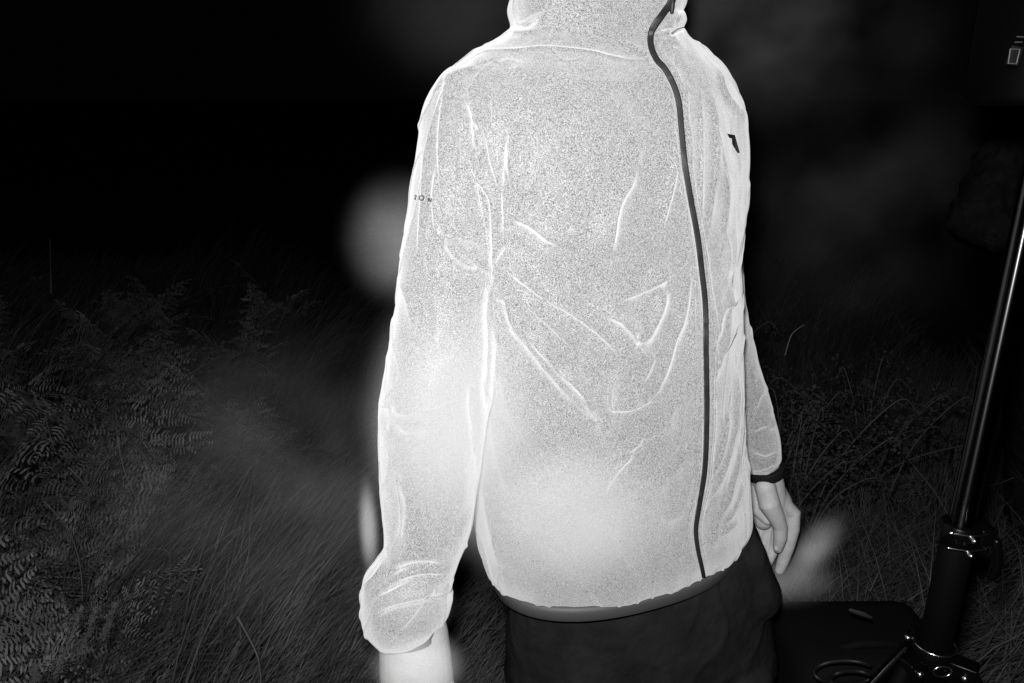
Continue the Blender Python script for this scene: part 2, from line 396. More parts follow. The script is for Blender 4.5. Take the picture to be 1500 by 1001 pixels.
# surface for laying trims on
bvh = BVHTree.FromPolygons([tuple(v) for v in co2], [tuple(p.vertices) for p in jme.polygons])
CAM = Vector((0, 0, CAMZ))
def hit(x, y):
    r = bvh.ray_cast(CAM, ray(x, y), 5)
    if r[0] is None: return None, None
    nn = r[1]
    if nn.dot(ray(x, y)) > 0: nn = -nn
    return r[0], nn
def ribbon(name, P, halfpx, matl, parent, lift=.0012, thick=.0012):
    """a strip of trim following the cloth, with real thickness"""
    P = np.asarray(P, float); t = np.gradient(P, axis=0); t /= np.linalg.norm(t, axis=1)[:, None]
    hw = halfpx if hasattr(halfpx, '__len__') else [halfpx] * len(P)
    rows = []
    for i, p in enumerate(P):
        row = []
        for k in np.linspace(-1, 1, 5):
            q = p + np.array([-t[i, 1], t[i, 0]]) * hw[i] * k
            row.append(hit(*q))
        if any(r[0] is None for r in row): continue
        av = sum((r[1] for r in row), Vector()).normalized()
        dmin = min((r[0] - CAM).length for r in row)
        ps = []
        for r, k in zip(row, np.linspace(-1, 1, 5)):
            dr = (r[0] - CAM); dd = .35 * dr.length + .65 * dmin
            ps.append(CAM + dr.normalized() * dd + av * lift)
        rows.append((ps, av))
    rings = []
    for ps, av in rows:
        rings.append(ps + [q - av * (thick + lift + .002) for q in reversed(ps)])
    mb = MB(); mb.ring_stack(rings); return mb.build(name, matl, parent)
zl = catmull(zipline, 4)
zw = np.interp(np.linspace(0, 1, len(zl)), [0, .1, .25, .7, .85, 1], [5.4, 4.8, 4.2, 3.6, 3.1, 2.6])
zipo = ribbon('zip', zl, zw, M_zip, jacket)
zipo['label'] = 'dark zip running down the jacket front and curving at the collar'
# zip puller
p0, n0 = hit(983, 10)
pb = MB(); pz = ray(983, 10)
pb.tube([Q(985.5, 0, p0.y) - pz * .006, Q(985, 8, p0.y) - pz * .007, Q(984, 18, p0.y) - pz * .006], [.0026, .0032, .0026], n=12)
pull = pb.build('zip_puller', M_zip, zipo)
pb = MB(); pb.tube([Q(984.6, 7.5, p0.y) - pz * .0102, Q(984.8, 14, p0.y) - pz * .0102], [.0008, .0008], n=8)
pb.tube([Q(982.8, 8.2, p0.y) - pz * .0102, Q(986.6, 8.2, p0.y) - pz * .0102], [.0007, .0007], n=8)
# angular chest mark
def patch(name, poly, matl, parent, lift=.0016):
    bm = bmesh.new(); vs_ = [bm.verts.new((x, y, 0)) for x, y in poly]; bm.faces.new(vs_)
    bmesh.ops.triangulate(bm, faces=bm.faces)
    top = [hit(v.co.x, v.co.y) for v in bm.verts]
    d = float(np.median([(h[0] - CAM).length for h in top]))
    V = []; base = []
    for v, h in zip(bm.verts, top):
        dd = min((h[0] - CAM).length, d) ; q = CAM + ray(v.co.x, v.co.y) * dd - ray(v.co.x, v.co.y) * lift
        V.append(q)
    nV = len(V); V2 = V + [q + ray(1070, 210) * .004 for q in V]
    Fc = [tuple(x.index for x in f.verts) for f in bm.faces]
    bm.verts.index_update()
    Fc = [tuple(x.index for x in f.verts) for f in bm.faces]
    m = len(poly); Fs = Fc + [tuple(nV + i for i in reversed(f)) for f in Fc] + [(i, (i + 1) % m, nV + (i + 1) % m, nV + i) for i in range(m)]
    bm.free()
    return mesh_obj(name, V2, Fs, matl, parent, False)
mk = patch('chest_mark', [(1065, 196), (1076.5, 198), (1075.8, 211.5), (1083.5, 223.5), (1080, 223.8), (1077, 219), (1072.5, 211.2), (1072, 202.8), (1068.3, 202.3)], M_dark, jacket)
mk['label'] = 'small dark angular mark on the chest'
# pale letters on the upper sleeve
M_print = mat('grey_print', .05, rough=.6)
LET = [[(607.8, 286.6), (610.2, 287.8), (607.4, 291.4), (609.2, 292.6)],
       [(617.5 + 3.3 * math.cos(a), 290.3 + 3.4 * math.sin(a)) for a in np.linspace(0, 2 * math.pi, 15)],
       [(627.2, 295.3), (628, 290.6), (631.4, 295.9), (632.2, 290.8)]]
lm = MB()
for L_ in LET:
    pts = []
    for x, y in L_:
        h_, nn = hit(x, y)
        if h_ is not None: pts.append(h_ - ray(x, y) * .0009)
    for a, b in zip(pts[:-1], pts[1:]): lm.tube([a, b], [.0008, .0008], n=8, round_caps=False)
lo = lm.build('sleeve_lettering', M_print, jacket); lo['label'] = 'small grey letters ZON printed on the upper sleeve'
# hem binding: thin dark elastic edge following the bottom of the jacket
def hem_ring(S, dz, grow):
    r = station(*S); c = sum(r, Vector()) / len(r)
    return [c + (p - c) * grow + Vector((0, 0, dz)) for p in r]
hb = MB(); S = torso[-1]
hb.ring_stack([hem_ring(S, .001, .94), hem_ring(S, -.001, .985), hem_ring(S, -.008, .99), hem_ring(S, -.022, .985), hem_ring(S, -.025, .965), hem_ring(S, -.020, .93)])
M_hem = mat('hem_elastic', .055, rough=.6, bump=(500, .3, .001))
hem = hb.build('hem_band', M_hem, jacket)
# cuffs
def cuff(name, a, b, ra, rb, matl, tl=(0, 0, 0)):
    A_, B_ = Vector(a), Vector(b); mb = MB(); dirn = (B_ - A_)
    k = [(0, .9), (.06, .99), (.2, 1.01), (.5, 1.0), (.8, 1.01), (.94, .98), (1.0, .88)]
    mb.tube([A_ + dirn * t for t, _ in k], [(ra + (rb - ra) * t) * g for t, g in k], n=48, round_caps=False)
    return mb.build(name, matl, jacket)
dF = 1.36
cuff('cuff', Q(1121, 685, 1.33), Q(1124.2, 698, 1.33), 28.5 * 1.40 / F, 26.5 * 1.40 / F, M_dark)
cuff('cuff', Q(602, 912, .966), Q(606, 934, .962), 52 * 1.12 / F, 47 * 1.12 / F, M_hem)

# --- trousers
T = MB()
hipz = [((745, 830), (1100, 740), YT + .015, .07, .100), ((745, 880), (1122, 800), YT + .015, .07, .112), ((742, 950), (1128, 870), YT + .015, .07, .118), ((740, 1030), (1140, 960), YT + .015, .06, .112)]
T.ring_stack(interp_stations(hipz, 6))
def leg(pts, r): T.tube(catmull([tuple(p) for p in pts], 5), catmull([[x] for x in r], 5).ravel(), n=32)
hl = Q(850, 1000, YT); hr = Q(1045, 990, YT + .03)
leg([hl, (hl.x - .01, YT - .03, .48), (hl.x - .01, YT + .02, .12), (hl.x - .01, YT + .02, .05)], [.098, .072, .062, .066])
leg([hr, (hr.x + .02, YT + .0, .48), (hr.x + .03, YT + .07, .12), (hr.x + .03, YT + .07, .05)], [.098, .072, .062, .066])
T.tube([Q(1092, 812, YT + .02), Q(1104, 870, YT + .02)], [.034, .045], n=20)
tme = fuse(T, .005, 8, .6)
def ripple(me, amp, sc=14):
    n_ = len(me.vertices); c = np.empty(n_ * 3); me.vertices.foreach_get('co', c); c = c.reshape(-1, 3)
    q = np.empty(n_ * 3); me.vertices.foreach_get('normal', q); q = q.reshape(-1, 3)
    w = np.array([mnoise.noise(Vector((p[0] * sc, p[1] * sc, p[2] * sc * .6))) for p in c])
    w2 = np.array([mnoise.noise(Vector((p[0] * sc * 1.6 + 4, p[1] * sc * 1.6, p[2] * sc + 8))) for p in c])
    c += q * ((w * .7 + np.exp(-(w2 / .12) ** 2) * .5) * amp)[:, None]
    me.vertices.foreach_set('co', c.astype(np.float32).ravel()); me.update()
ripple(tme, .005, 9)
link_me('trousers', tme, M_trouser, person)
for x_, y_ in ((hl.x - .01, YT + .02), (hr.x + .03, YT + .07)):
    sb = MB(); sb.tube([(x_, y_ + .04, .045), (x_ + .01, y_ - .07, .045), (x_ + .015, y_ - .15, .036)], [.045, .043, .034], n=20, flat=(.9, 1.0)); sb.build('shoe', M_bag, person)

# --- the body itself: one continuous surface (hands show)
B = MB()
neck = Q(872, 40, YT + .04)
headc = neck + Vector((.02, 0, .185))
B.ell(headc + Vector((0, .01, .03)), (.075, .092, .105)); B.ell(headc + Vector((.012, -.03, -.055)), (.052, .055, .058))
fw = Vector((.42, -.9, 0)).normalized(); sd = Vector((-fw.y, fw.x, 0))
B.tube([headc + fw * .085 + Vector((0, 0, .015)), headc + fw * .108 + Vector((0, 0, -.02))], [.009, .015], n=12)
B.tube([headc + fw * .078 - sd * .022 + Vector((0, 0, -.055)), headc + fw * .088 + Vector((0, 0, -.055)), headc + fw * .078 + sd * .022 + Vector((0, 0, -.055))], [.006, .010, .006], n=12)
for s_ in (-1, 1): B.ell(headc + sd * .078 * s_ + Vector((0, .01, -.005)), (.012, .02, .03))
B.tube([neck + Vector((.01, .0, .10)), neck + Vector((0, .015, -.06))], [.056, .062], n=24)
ch = Q(880, 250, YT + .01)
B.tube([neck + Vector((0, 0, -.09)), ch, Q(885, 520, YT + .01), Q(900, 760, YT + .02), Q(930, 900, YT + .02)], [.06, .10, .095, .10, .095], n=28, flat=(.9, 1.35))
B.tube([hl + Vector((0, 0, .05)), (hl.x - .01, YT - .03, .48), (hl.x - .01, YT + .02, .08)], [.075, .05, .04], n=20)
B.tube([hr + Vector((0, 0, .05)), (hr.x + .02, YT + .0, .48), (hr.x + .03, YT + .07, .08)], [.075, .05, .04], n=20)
B.tube([Q(720, 150, 1.15), Q(676, 250, 1.11), Q(655, 450, 1.065), Q(636, 640, 1.025), Q(612, 820, .985), Q(604, 905, .966), Q(606, 930, .962)], [.05, .045, .040, .042, .034, .032, .032], n=24)
B.tube([Q(1050, 170, 1.24), Q(1058, 340, 1.29), Q(1066, 500, 1.325), Q(1096, 610, 1.33), Q(1120, 690, 1.33)], [.032, .032, .030, .029, .025], n=24)
# right-in-picture hand (thumb side towards the camera); palm towards the thigh
YH = 1.33
def H(x, y, dy=0): return Q(x, y, YH + dy)
K = 1.40 / F
def finger(pts, rads): B.tube([H(*p) for p in pts], [r * K * 1.1 for r in rads], n=16)
B.tube([H(1121, 690), H(1127, 712), H(1132, 735)], [24 * K, 23 * K, 22 * K], n=24, flat=(.8, 1.0))
# back of the hand / palm, seen edge on
B.tube([H(1131, 722, .01), H(1140, 738, .01), H(1148, 752, .01)], [22 * K, 22 * K, 17 * K], n=24)
B.tube([H(1112, 712, .03), H(1110, 740, .035), H(1118, 762, .03)], [16 * K, 19 * K, 15 * K], n=20)
B.tube([H(1128, 742, .025), H(1120, 765, .03)], [18 * K, 12 * K], n=20)
# thumb
finger([(1121, 714, -.022), (1127, 738, -.028), (1137, 757, -.028), (1143, 772, -.026), (1143, 788, -.024), (1139.5, 803, -.020)], [14, 15, 12, 10, 9.6, 7.2])
# index
finger([(1150, 741, .0), (1162, 752, .0), (1161, 775, -.002), (1155, 800, .0), (1147, 822, .004), (1142, 835, .008)], [11, 10.5, 10, 9, 8.4, 6.6])
# middle, ring, little: curled and seen inside the palm
finger([(1143, 758, .03), (1140, 780, .03), (1134, 802, .03), (1124, 822, .024), (1118, 827, .020)], [10, 9.5, 9, 8, 7])
finger([(1128, 756, .045), (1125, 778, .045), (1119, 796, .04), (1112, 806, .03)], [10, 9.4, 8.6, 7.4])
finger([(1112, 758, .055), (1107, 772, .055), (1104, 782, .048), (1101, 790, .035)], [10, 9.0, 8.4, 6.8])
# heel of the palm and the fold across it
B.tube([H(1100, 715, .025), H(1108, 748, .015), H(1124, 762, .008)], [9 * K, 9 * K, 8 * K], n=16)
# left-in-picture hand, hanging, back of the hand to the camera, cut by the frame
YL = .955; KL = 1.13 / F
def HL(x, y, dy=0): return Q(x, y, YL + dy)
B.tube([HL(606, 925), HL(608, 958), HL(610, 990)], [50 * KL, 53 * KL, 55 * KL], n=28, flat=(.66, 1.0), up=(0, -1, 0))
B.tube([HL(610, 985), HL(611, 1030), HL(611, 1062)], [55 * KL, 56 * KL, 52 * KL], n=28, flat=(.50, 1.0), up=(0, -1, 0))
for fx, ex, Ln, rr in ((574, 566, 82, 11), (598, 592, 100, 12), (623, 620, 106, 12), (646, 646, 96, 12)):
    B.tube([HL(fx, 1062), HL((fx + ex) / 2, 1062 + Ln * .4, -.012), HL(ex, 1062 + Ln * .75, -.004), HL(ex + 1, 1062 + Ln, .012)], [rr * 1.1 * KL, rr * KL, rr * .92 * KL, rr * .72 * KL], n=14)
B.tube([HL(646, 1005, -.005), HL(664, 1035, -.015), HL(668, 1062, -.022), HL(664, 1092, -.02)], [20 * KL, 16 * KL, 13 * KL, 10 * KL], n=14)
bme = fuse(B, .0017, 5, .5)
body = link_me('body', bme, M_skin, person)
# eyes and hair (above the top of the picture)
for s_ in (-1, 1):
    e_ = MB(); e_.ell(headc + fw * .072 + sd * .03 * s_ + Vector((0, 0, .022)), (.013, .013, .011), n=14); e_.build('eye', M_lens, person)
hh = MB(); hh.ell(headc + Vector((0, .022, .052)) - fw * .012, (.083, .098, .098)); hme = fuse(hh, .006, 2); ripple(hme, .01, 60); link_me('hair', hme, M_hair, person)
# finger nail on the thumb
nb = MB(); nb.ell(H(1138.5, 803, -.0275), (5.0 * K, .0035, 6.5 * K), n=12); M_nail = mat('nail', .42, rough=.3); nb.build('nail', M_nail, body)

# ================================================================== LIGHT STAND (right)
YS = .95
def at_stand(z, x=None): return Vector((SX, YS, z))
p_ = Q(1420, 690, YS); SX = p_.x + .004
stand = empty('light_stand', (SX, YS, 0), 'tall black light stand with a thin bright glint down its pole, at the right', 'light stand')
def zof(py):  # height on the pole seen at row py
    v = (500.5 - py) / F; return CAMZ + YS / (CP + v * SP) * (-SP + v * CP)
def ztube(mb, z0, z1, r, n=40, c=None):
    c = c or (SX, YS)
    rings = []
    for z, g in ((z0, .94), (z0 + .0015, 1), (z1 - .0015, 1), (z1, .94)):
        rings.append([(c[0] + r * g * math.cos(2 * math.pi * j / n), c[1] + r * g * math.sin(2 * math.pi * j / n), z) for j in range(n)])
    mb.ring_stack(rings)
m = MB(); ztube(m, zof(778), zof(-60), .0158); m.build('pole', M_pole, stand)
m = MB(); ztube(m, zof(955), zof(776), .0212); o = m.build('pole', M_pole_matte, stand); o['label'] = 'thicker dull lower pole section'
# clamp collar
zc = zof(778)
m = MB(); ztube(m, zc - .016, zc + .014, .0245); cl = m.build('clamp', M_plastic, stand)
m = MB(); m.box((SX + .030, YS - .006, zc), (.011, .013, .012)); m.build('clamp_ear', M_plastic, cl, bevel=.003)
m = MB(); m.tube([(SX + .038, YS - .022, zc - .002), (SX + .044, YS - .024, zc - .03), (SX + .040, YS - .026, zc - .052)], [.006, .007, .006], n=14); m.build('clamp_lever', M_plastic, cl)
for dz in (.010, -.012):
    m = MB()
    k = [(SX - .025 + .050 * t, YS - .0235 - .006 * math.sin(math.pi * t), zc + dz) for t in np.linspace(0, 1, 9)]
    m.tube(k, [.0013] * 9, n=10); m.build('clamp_rib', M_chrome, cl)
    m = MB(); m.tube([(SX - .0015, YS - .030, zc + dz - .003), (SX - .0015, YS - .037, zc + dz - .003)], [.0032, .0032], n=14); m.build('bolt', M_chrome, cl)
m = MB(); m.ell((SX - .026, YS - .025, zc + .011), (.0028,) * 3, n=12); m.build('bolt', M_chrome, cl)
# hub where the legs meet
zh = zof(958)
m = MB(); ztube(m, zh - .03, zh + .018, .027)
hub = m.build('leg_hub', M_plastic, stand)
m = MB(); rings = []
for j in range(33):
    a = math.pi * (1.0 + j / 32.0); m_pt = (SX + .0275 * math.cos(a), YS + .0275 * math.sin(a), zh + .017); rings.append(m_pt)
m.tube(rings, [.0011] * 33, n=8); m.build('hub_ring', M_chrome, hub)
m = MB(); rr_ = [(SX + .0125 * math.cos(a), YS - .029, zh - .006 + .0085 * math.sin(a)) for a in np.linspace(0, 2 * math.pi, 25)]; m.tube(rr_, [.0012] * 25, n=8); m.build('hub_ring', M_chrome, hub)
LEGS = [(math.radians(204), 'L'), (math.radians(324), 'R'), (math.radians(84), 'B')]
for a, _ in LEGS:
    dx, dy = math.cos(a), math.sin(a)
    rot = Matrix.Rotation(a, 3, 'Z')
    m = MB(); m.box((SX + dx * .040, YS + dy * .040, zh - .012), (.018, .014, .018), rot); br = m.build('leg_bracket', M_plastic, hub, bevel=.003)
    for s_ in (-1, 1):
        m = MB(); m.ell((SX + dx * .044 - dy * .017 * s_, YS + dy * .044 + dx * .017 * s_, zh - .008), (.0048,) * 3, n=14); m.build('bolt', M_chrome, br)
    foot = Vector((SX + dx * .48, YS + dy * .48, .03)); top = Vector((SX + dx * .052, YS + dy * .052, zh - .014))
    m = MB(); m.tube([top, foot], [.0105, .0105], n=20); lg = m.build('leg', M_pole_matte, stand)
    m = MB(); m.tube([foot + Vector((0, 0, .02)), foot - Vector((0, 0, .012))], [.014, .016], n=16); m.build('rubber_foot', M_cable, lg)
    m = MB(); m.tube([top * .45 + foot * .55, Vector((SX + dx * .02, YS + dy * .02, .12))], [.005, .005], n=12); m.build('brace', M_chrome, stand)
# thin bright rod at the hub
m = MB(); m.tube([Q(1334, 952, .90), Q(1286, 1004, .86), Q(1240, 1056, .83)], [.0021] * 3, n=10); rd = m.build('rod', M_chrome, stand); rd['label'] = 'thin bright steel rod running down from the hub'
m = MB(); ztube(m, .06, zh - .03, .0165); m.build('pole', M_pole_matte, stand)
stand.rotation_euler = (0, math.radians(1.6), 0); stand.location.x -= zof(690) * math.tan(math.radians(1.6))
# lamp head on top: black housing, its near edge just inside the frame
zt = zof(-60)
head = empty('flash_head', Q(1540, 60, YS), 'black studio flash head with a small grey panel, atop the stand at the upper right', 'studio flash')
hc = Q(1548, 55, YS + .02)
m = MB(); m.box(hc, (.062, .07, .075)); hd = m.build('housing', M_plastic, head, bevel=.012)
pc = Q(1486, 82, YS - .052)
m = MB(); m.box(pc, (.0062, .002, .0095), Matrix.Rotation(math.radians(9), 3, 'Y')); pn = m.build('panel', mat('panel_face', .006, rough=.6, spec=.1), head, bevel=.0008)
def frame_bar(a, b, r=.0006):
    mm = MB(); mm.tube([Q(a[0], a[1], YS - .0555), Q(b[0], b[1], YS - .0555)], [r, r], n=8); mm.build('panel_frame', M_panel, pn)
for a, b in (((1480, 72), (1494, 72.5)), ((1480, 72), (1477, 93)), ((1494, 72.5), (1489, 93.5)), ((1477, 93), (1489, 93.5))): frame_bar(a, b, .0007)
for a, b in (((1487, 62), (1497, 62)), ((1490, 54), (1506, 54.5))):
    mm = MB(); mm.tube([Q(a[0], a[1], YS - .054), Q(b[0], b[1], YS - .054)], [.0006, .0006], n=8); mm.build('trim_line', M_panel, hd)

# ================================================================== SECOND PERSON, dark clothes, right edge
Y2 = 2.1
c2 = Q(1575, 500, Y2)
p2 = empty('person', (c2.x, Y2, 0), 'person in dark clothes at the right edge behind the stand, one elbow sticking out', 'person')
G = MB(); r2 = lambda px_: px_ * 2.15 / F
def Q2(x, y, dy=0): return Q(x, y, Y2 + dy)
G.tube([Q2(1585, 60), Q2(1580, 160), Q2(1578, 300), Q2(1582, 440)], [r2(50), r2(85), r2(88), r2(88)], n=28, flat=(.75, 1.0), up=(0, -1, 0))
G.tube([Q2(1528, 130), Q2(1490, 210), Q2(1445, 290, -.02), Q2(1428, 318, -.03)], [r2(40), r2(37), r2(36), r2(33)], n=24)
G.tube([Q2(1428, 320, -.03), Q2(1470, 336, -.08), Q2(1520, 340, -.12)], [r2(33), r2(30), r2(24)], n=24)
G.tube([Q2(1635, 140), Q2(1660, 260), Q2(1650, 380)], [r2(36), r2(34), r2(30)], n=20)
gme = fuse(G, .007, 6, .6); ripple(gme, .016, 12); link_me('jacket', gme, M_cloth2, p2)
G = MB()
G.tube([Q2(1582, 430), Q2(1578, 520)], [r2(86), r2(92)], n=28, flat=(.75, 1), up=(0, -1, 0))
G.tube([Q2(1540, 500), Q2(1530, 640), Q2(1520, 780), Q2(1505, 900)], [r2(56), r2(52), r2(42), r2(44)], n=24)
G.tube([Q2(1625, 500), Q2(1625, 640), Q2(1622, 780), Q2(1610, 960)], [r2(54), r2(46), r2(40), r2(36)], n=24)
gme = fuse(G, .007, 6, .6); ripple(gme, .016, 10); link_me('trousers', gme, M_cloth2, p2)
G = MB(); h2 = Q2(1590, -40)
G.ell(h2, (.075, .095, .115)); G.tube([h2, h2 + Vector((0, 0, -.2))], [.055, .06], n=20)
G.tube([h2 + Vector((0, 0, -.18)), Q2(1580, 200), Q2(1582, 400)], [.06, .10, .10], n=20)
G.tube([Q2(1570, 130), Q2(1528, 140), Q2(1490, 215), Q2(1440, 305, -.03), Q2(1470, 336, -.08), Q2(1520, 340, -.12), Q2(1545, 342, -.13)], [.05, .045, .042, .04, .037, .034, .032], n=16)
for k_ in range(4): G.tube([Q2(1543, 334 + k_ * 6, -.13), Q2(1562, 334 + k_ * 7, -.15), Q2(1570, 340 + k_ * 7, -.14)], [.010, .009, .008], n=10)
G.tube([Q2(1538, 330, -.14), Q2(1552, 320, -.16)], [.011, .009], n=10)
link_me('body', fuse(G, .005, 3), M_skin, p2)

# ================================================================== EQUIPMENT BAG, CABLES
YB = 1.32
bag = empty('equipment_bag', (Q(1250, 950, YB).x, YB, 0), 'black soft equipment bag with a rounded corner on the ground beside the trousers', 'bag')
tl = Q(1150, 872, YB + .11); tr = Q(1338, 872, YB + .11)
zt_ = tl.z; hx = (tr.x - tl.x) / 2 + .02; bx = (tr.x + tl.x) / 2 - .02
m = MB(); m.box((bx, YB, zt_ / 2 + .0), (hx, .12, zt_ / 2)); bb = m.build('bag_body', M_bag, bag, bevel=.045); ripple(bb.data, .006, 9)
m = MB(); m.tube([(bx - .06, YB - .05, zt_ - .005), (bx - .03, YB - .06, zt_ + .012), (bx + .03, YB - .06, zt_ + .012), (bx + .06, YB - .05, zt_ - .005)], [.008] * 4, n=12); m.build('handle', M_bag, bag)
m = MB(); q0 = Q(1246, 894, YB - .125); q1 = Q(1276, 905, YB - .125); m.tube([q0, (q0 + q1) / 2 + Vector((0, -.004, .003)), q1], [.003, .0045, .0025], n=12, flat=(.3, 1)); m.build('strap', mat('strap_web', .012, rough=.8), bag)
m = MB(); m.tube([Q(1194, 988, 1.17), Q(1214, 1006, 1.16)], [.0022, .0022], n=10)
st_ = m.build('steel_rod', M_chrome); tag(st_, 'short thin steel rod by the cable coil at the bottom edge', 'rod')
for i_, (cx_, cy_, rx_, ry_, lb) in enumerate(((1238, 985, 46, 17, 'outer loop of black cable lying against the bag at the bottom edge'), (1248, 996, 32, 13, 'inner loop of black cable curled inside the larger loop at the bottom edge'))):
    m = MB(); pts = [Q(cx_ + rx_ * math.cos(a), cy_ + ry_ * math.sin(a), 1.17 - .02 * i_ + .012 * math.sin(a * 2)) for a in np.linspace(0, 5.6, 30)]
    m.tube(pts, [.0042] * 30, n=12); cb = m.build('cable', M_cable); tag(cb, lb, 'cable', 'coiled cables by the bag')

# ================================================================== GROUND AND VEGETATION
nx = 140; xs = np.linspace(-1, 1, nx); ax = np.sign(xs) * (np.abs(xs) ** 2.2) * 300
ay = np.concatenate([-30 * (np.linspace(1, 0, 12)[:-1]) ** 2, (np.linspace(0, 1, nx) ** 2.4) * 600])
def gz(x, y):
    x = np.asarray(x, float); y = np.asarray(y, float)
    return .07 * np.sin(x * 1.3 + .6) * np.cos(y * .9) + .04 * np.sin(x * 3.1 + y * 2.3) + .10 * np.clip(-x - .9, 0, 2) 
XX, YY = np.meshgrid(ax, ay); ZZ = gz(XX, YY) * np.clip((np.abs(XX) + np.abs(YY)) / 1.0, 0, 1) * (np.abs(YY) < 40)
ZZ -= .05
V = np.stack([XX.ravel(), YY.ravel(), ZZ.ravel()], 1); W_ = len(ax)
I, Jx = np.meshgrid(np.arange(len(ay) - 1), np.arange(W_ - 1), indexing='ij'); a_ = (I * W_ + Jx).ravel()
g = fast_mesh('ground', V, np.stack([a_, a_ + 1, a_ + W_ + 1, a_ + W_], 1), M_soil, None, True); tag(g, None, None, None, 'structure')
def groundz(x, y): return float(gz(x, y)) - .05
# --- windblown grass: one mesh nobody could count
def grass(name, N, xr, yr, hmin, hmax, lean, width, matl, seed, label, dens=None):
    r = np.random.default_rng(seed); x = r.uniform(*xr, N); y = yr[0] + (yr[1] - yr[0]) * r.uniform(0, 1, N) ** 1.3
    if dens is not None:
        k = dens(x, y) > r.uniform(0, 1, N); x = x[k]; y = y[k]
    N = len(x); z = gz(x, y) - .05
    h = r.uniform(hmin, hmax, N) * (0.7 + .5 * np.sin(x * 2.7 + 1) * np.cos(y * 2.1)) 
    h = np.maximum(h, .05)
    ang = lean[0] + .55 * np.sin(x * 1.9 + y * 1.4) + r.normal(0, lean[2], N); bend = np.clip(r.normal(lean[1], .3, N), .05, 1.6)
    seg = 5; Vv = []; wid = width * r.uniform(.6, 1.4, N); pa = ang + math.pi / 2 + r.normal(0, .8, N)
    for s in range(seg + 1):
        t = s / seg; th = bend * t ** 1.2
        hz_ = h * t * np.cos(th * .8); out = h * t * np.sin(th)
        cx = x + np.cos(ang) * out; cy = y + np.sin(ang) * out; w = wid * (1 - t) ** .6 + .0002
        Vv.append(np.stack([cx - np.cos(pa) * w, cy - np.sin(pa) * w, z + hz_], 1)); Vv.append(np.stack([cx + np.cos(pa) * w, cy + np.sin(pa) * w, z + hz_], 1))
    Vv = np.stack(Vv, 1)
    base = np.arange(N)[:, None] * (2 * (seg + 1)); q = []
    for s in range(seg): q.append(np.concatenate([base + 2 * s, base + 2 * s + 1, base + 2 * s + 3, base + 2 * s + 2], 1))
    o = fast_mesh(name, Vv.reshape(-1, 3), np.concatenate(q), matl); return tag(o, label, 'grass', None, 'stuff')
grass('grass', 60000, (-3.6, 2.6), (1.3, 6.5), .25, .55, (.35, .95, .35), .0016, M_grass, 3, 'long windblown grass covering the ground', lambda x, y: np.clip(1.15 - 1.05 * (x < -.80) * (y < 3.4), 0, 1) * ~((np.abs(x - .15) < .35) & (y < 1.5)))
grass('dry_grass', 9000, (.5, 2.6), (1.5, 5.0), .25, .6, (2.2, .8, 1.0), .0011, M_straw, 5, 'tangled dry straw coloured grass behind the stand', lambda x, y: np.clip(1.3 - .8 * (x > y * .52), 0.2, 1))
grass('dry_grass', 1500, (-2.6, .2), (1.3, 4.5), .25, .6, (.4, .9, .5), .0011, M_straw, 9, 'sparse pale dry grass blades among the green at the left')
M_pale = mat('pale_grass', .08, rough=.7, spec=.15, vary=(7, .02, .16))
grass('windblown_grass', 26000, (-1.15, .05), (1.35, 4.2), .3, .65, (.45, 1.15, .22), .0013, M_pale, 12, 'pale windswept grass combed over to the right, left of the jacket', lambda x, y: np.clip(.5 + .8 * np.sin(x * 5 + y * 2.3) * np.cos(y * 3.1 - x * 2), 0.05, 1))
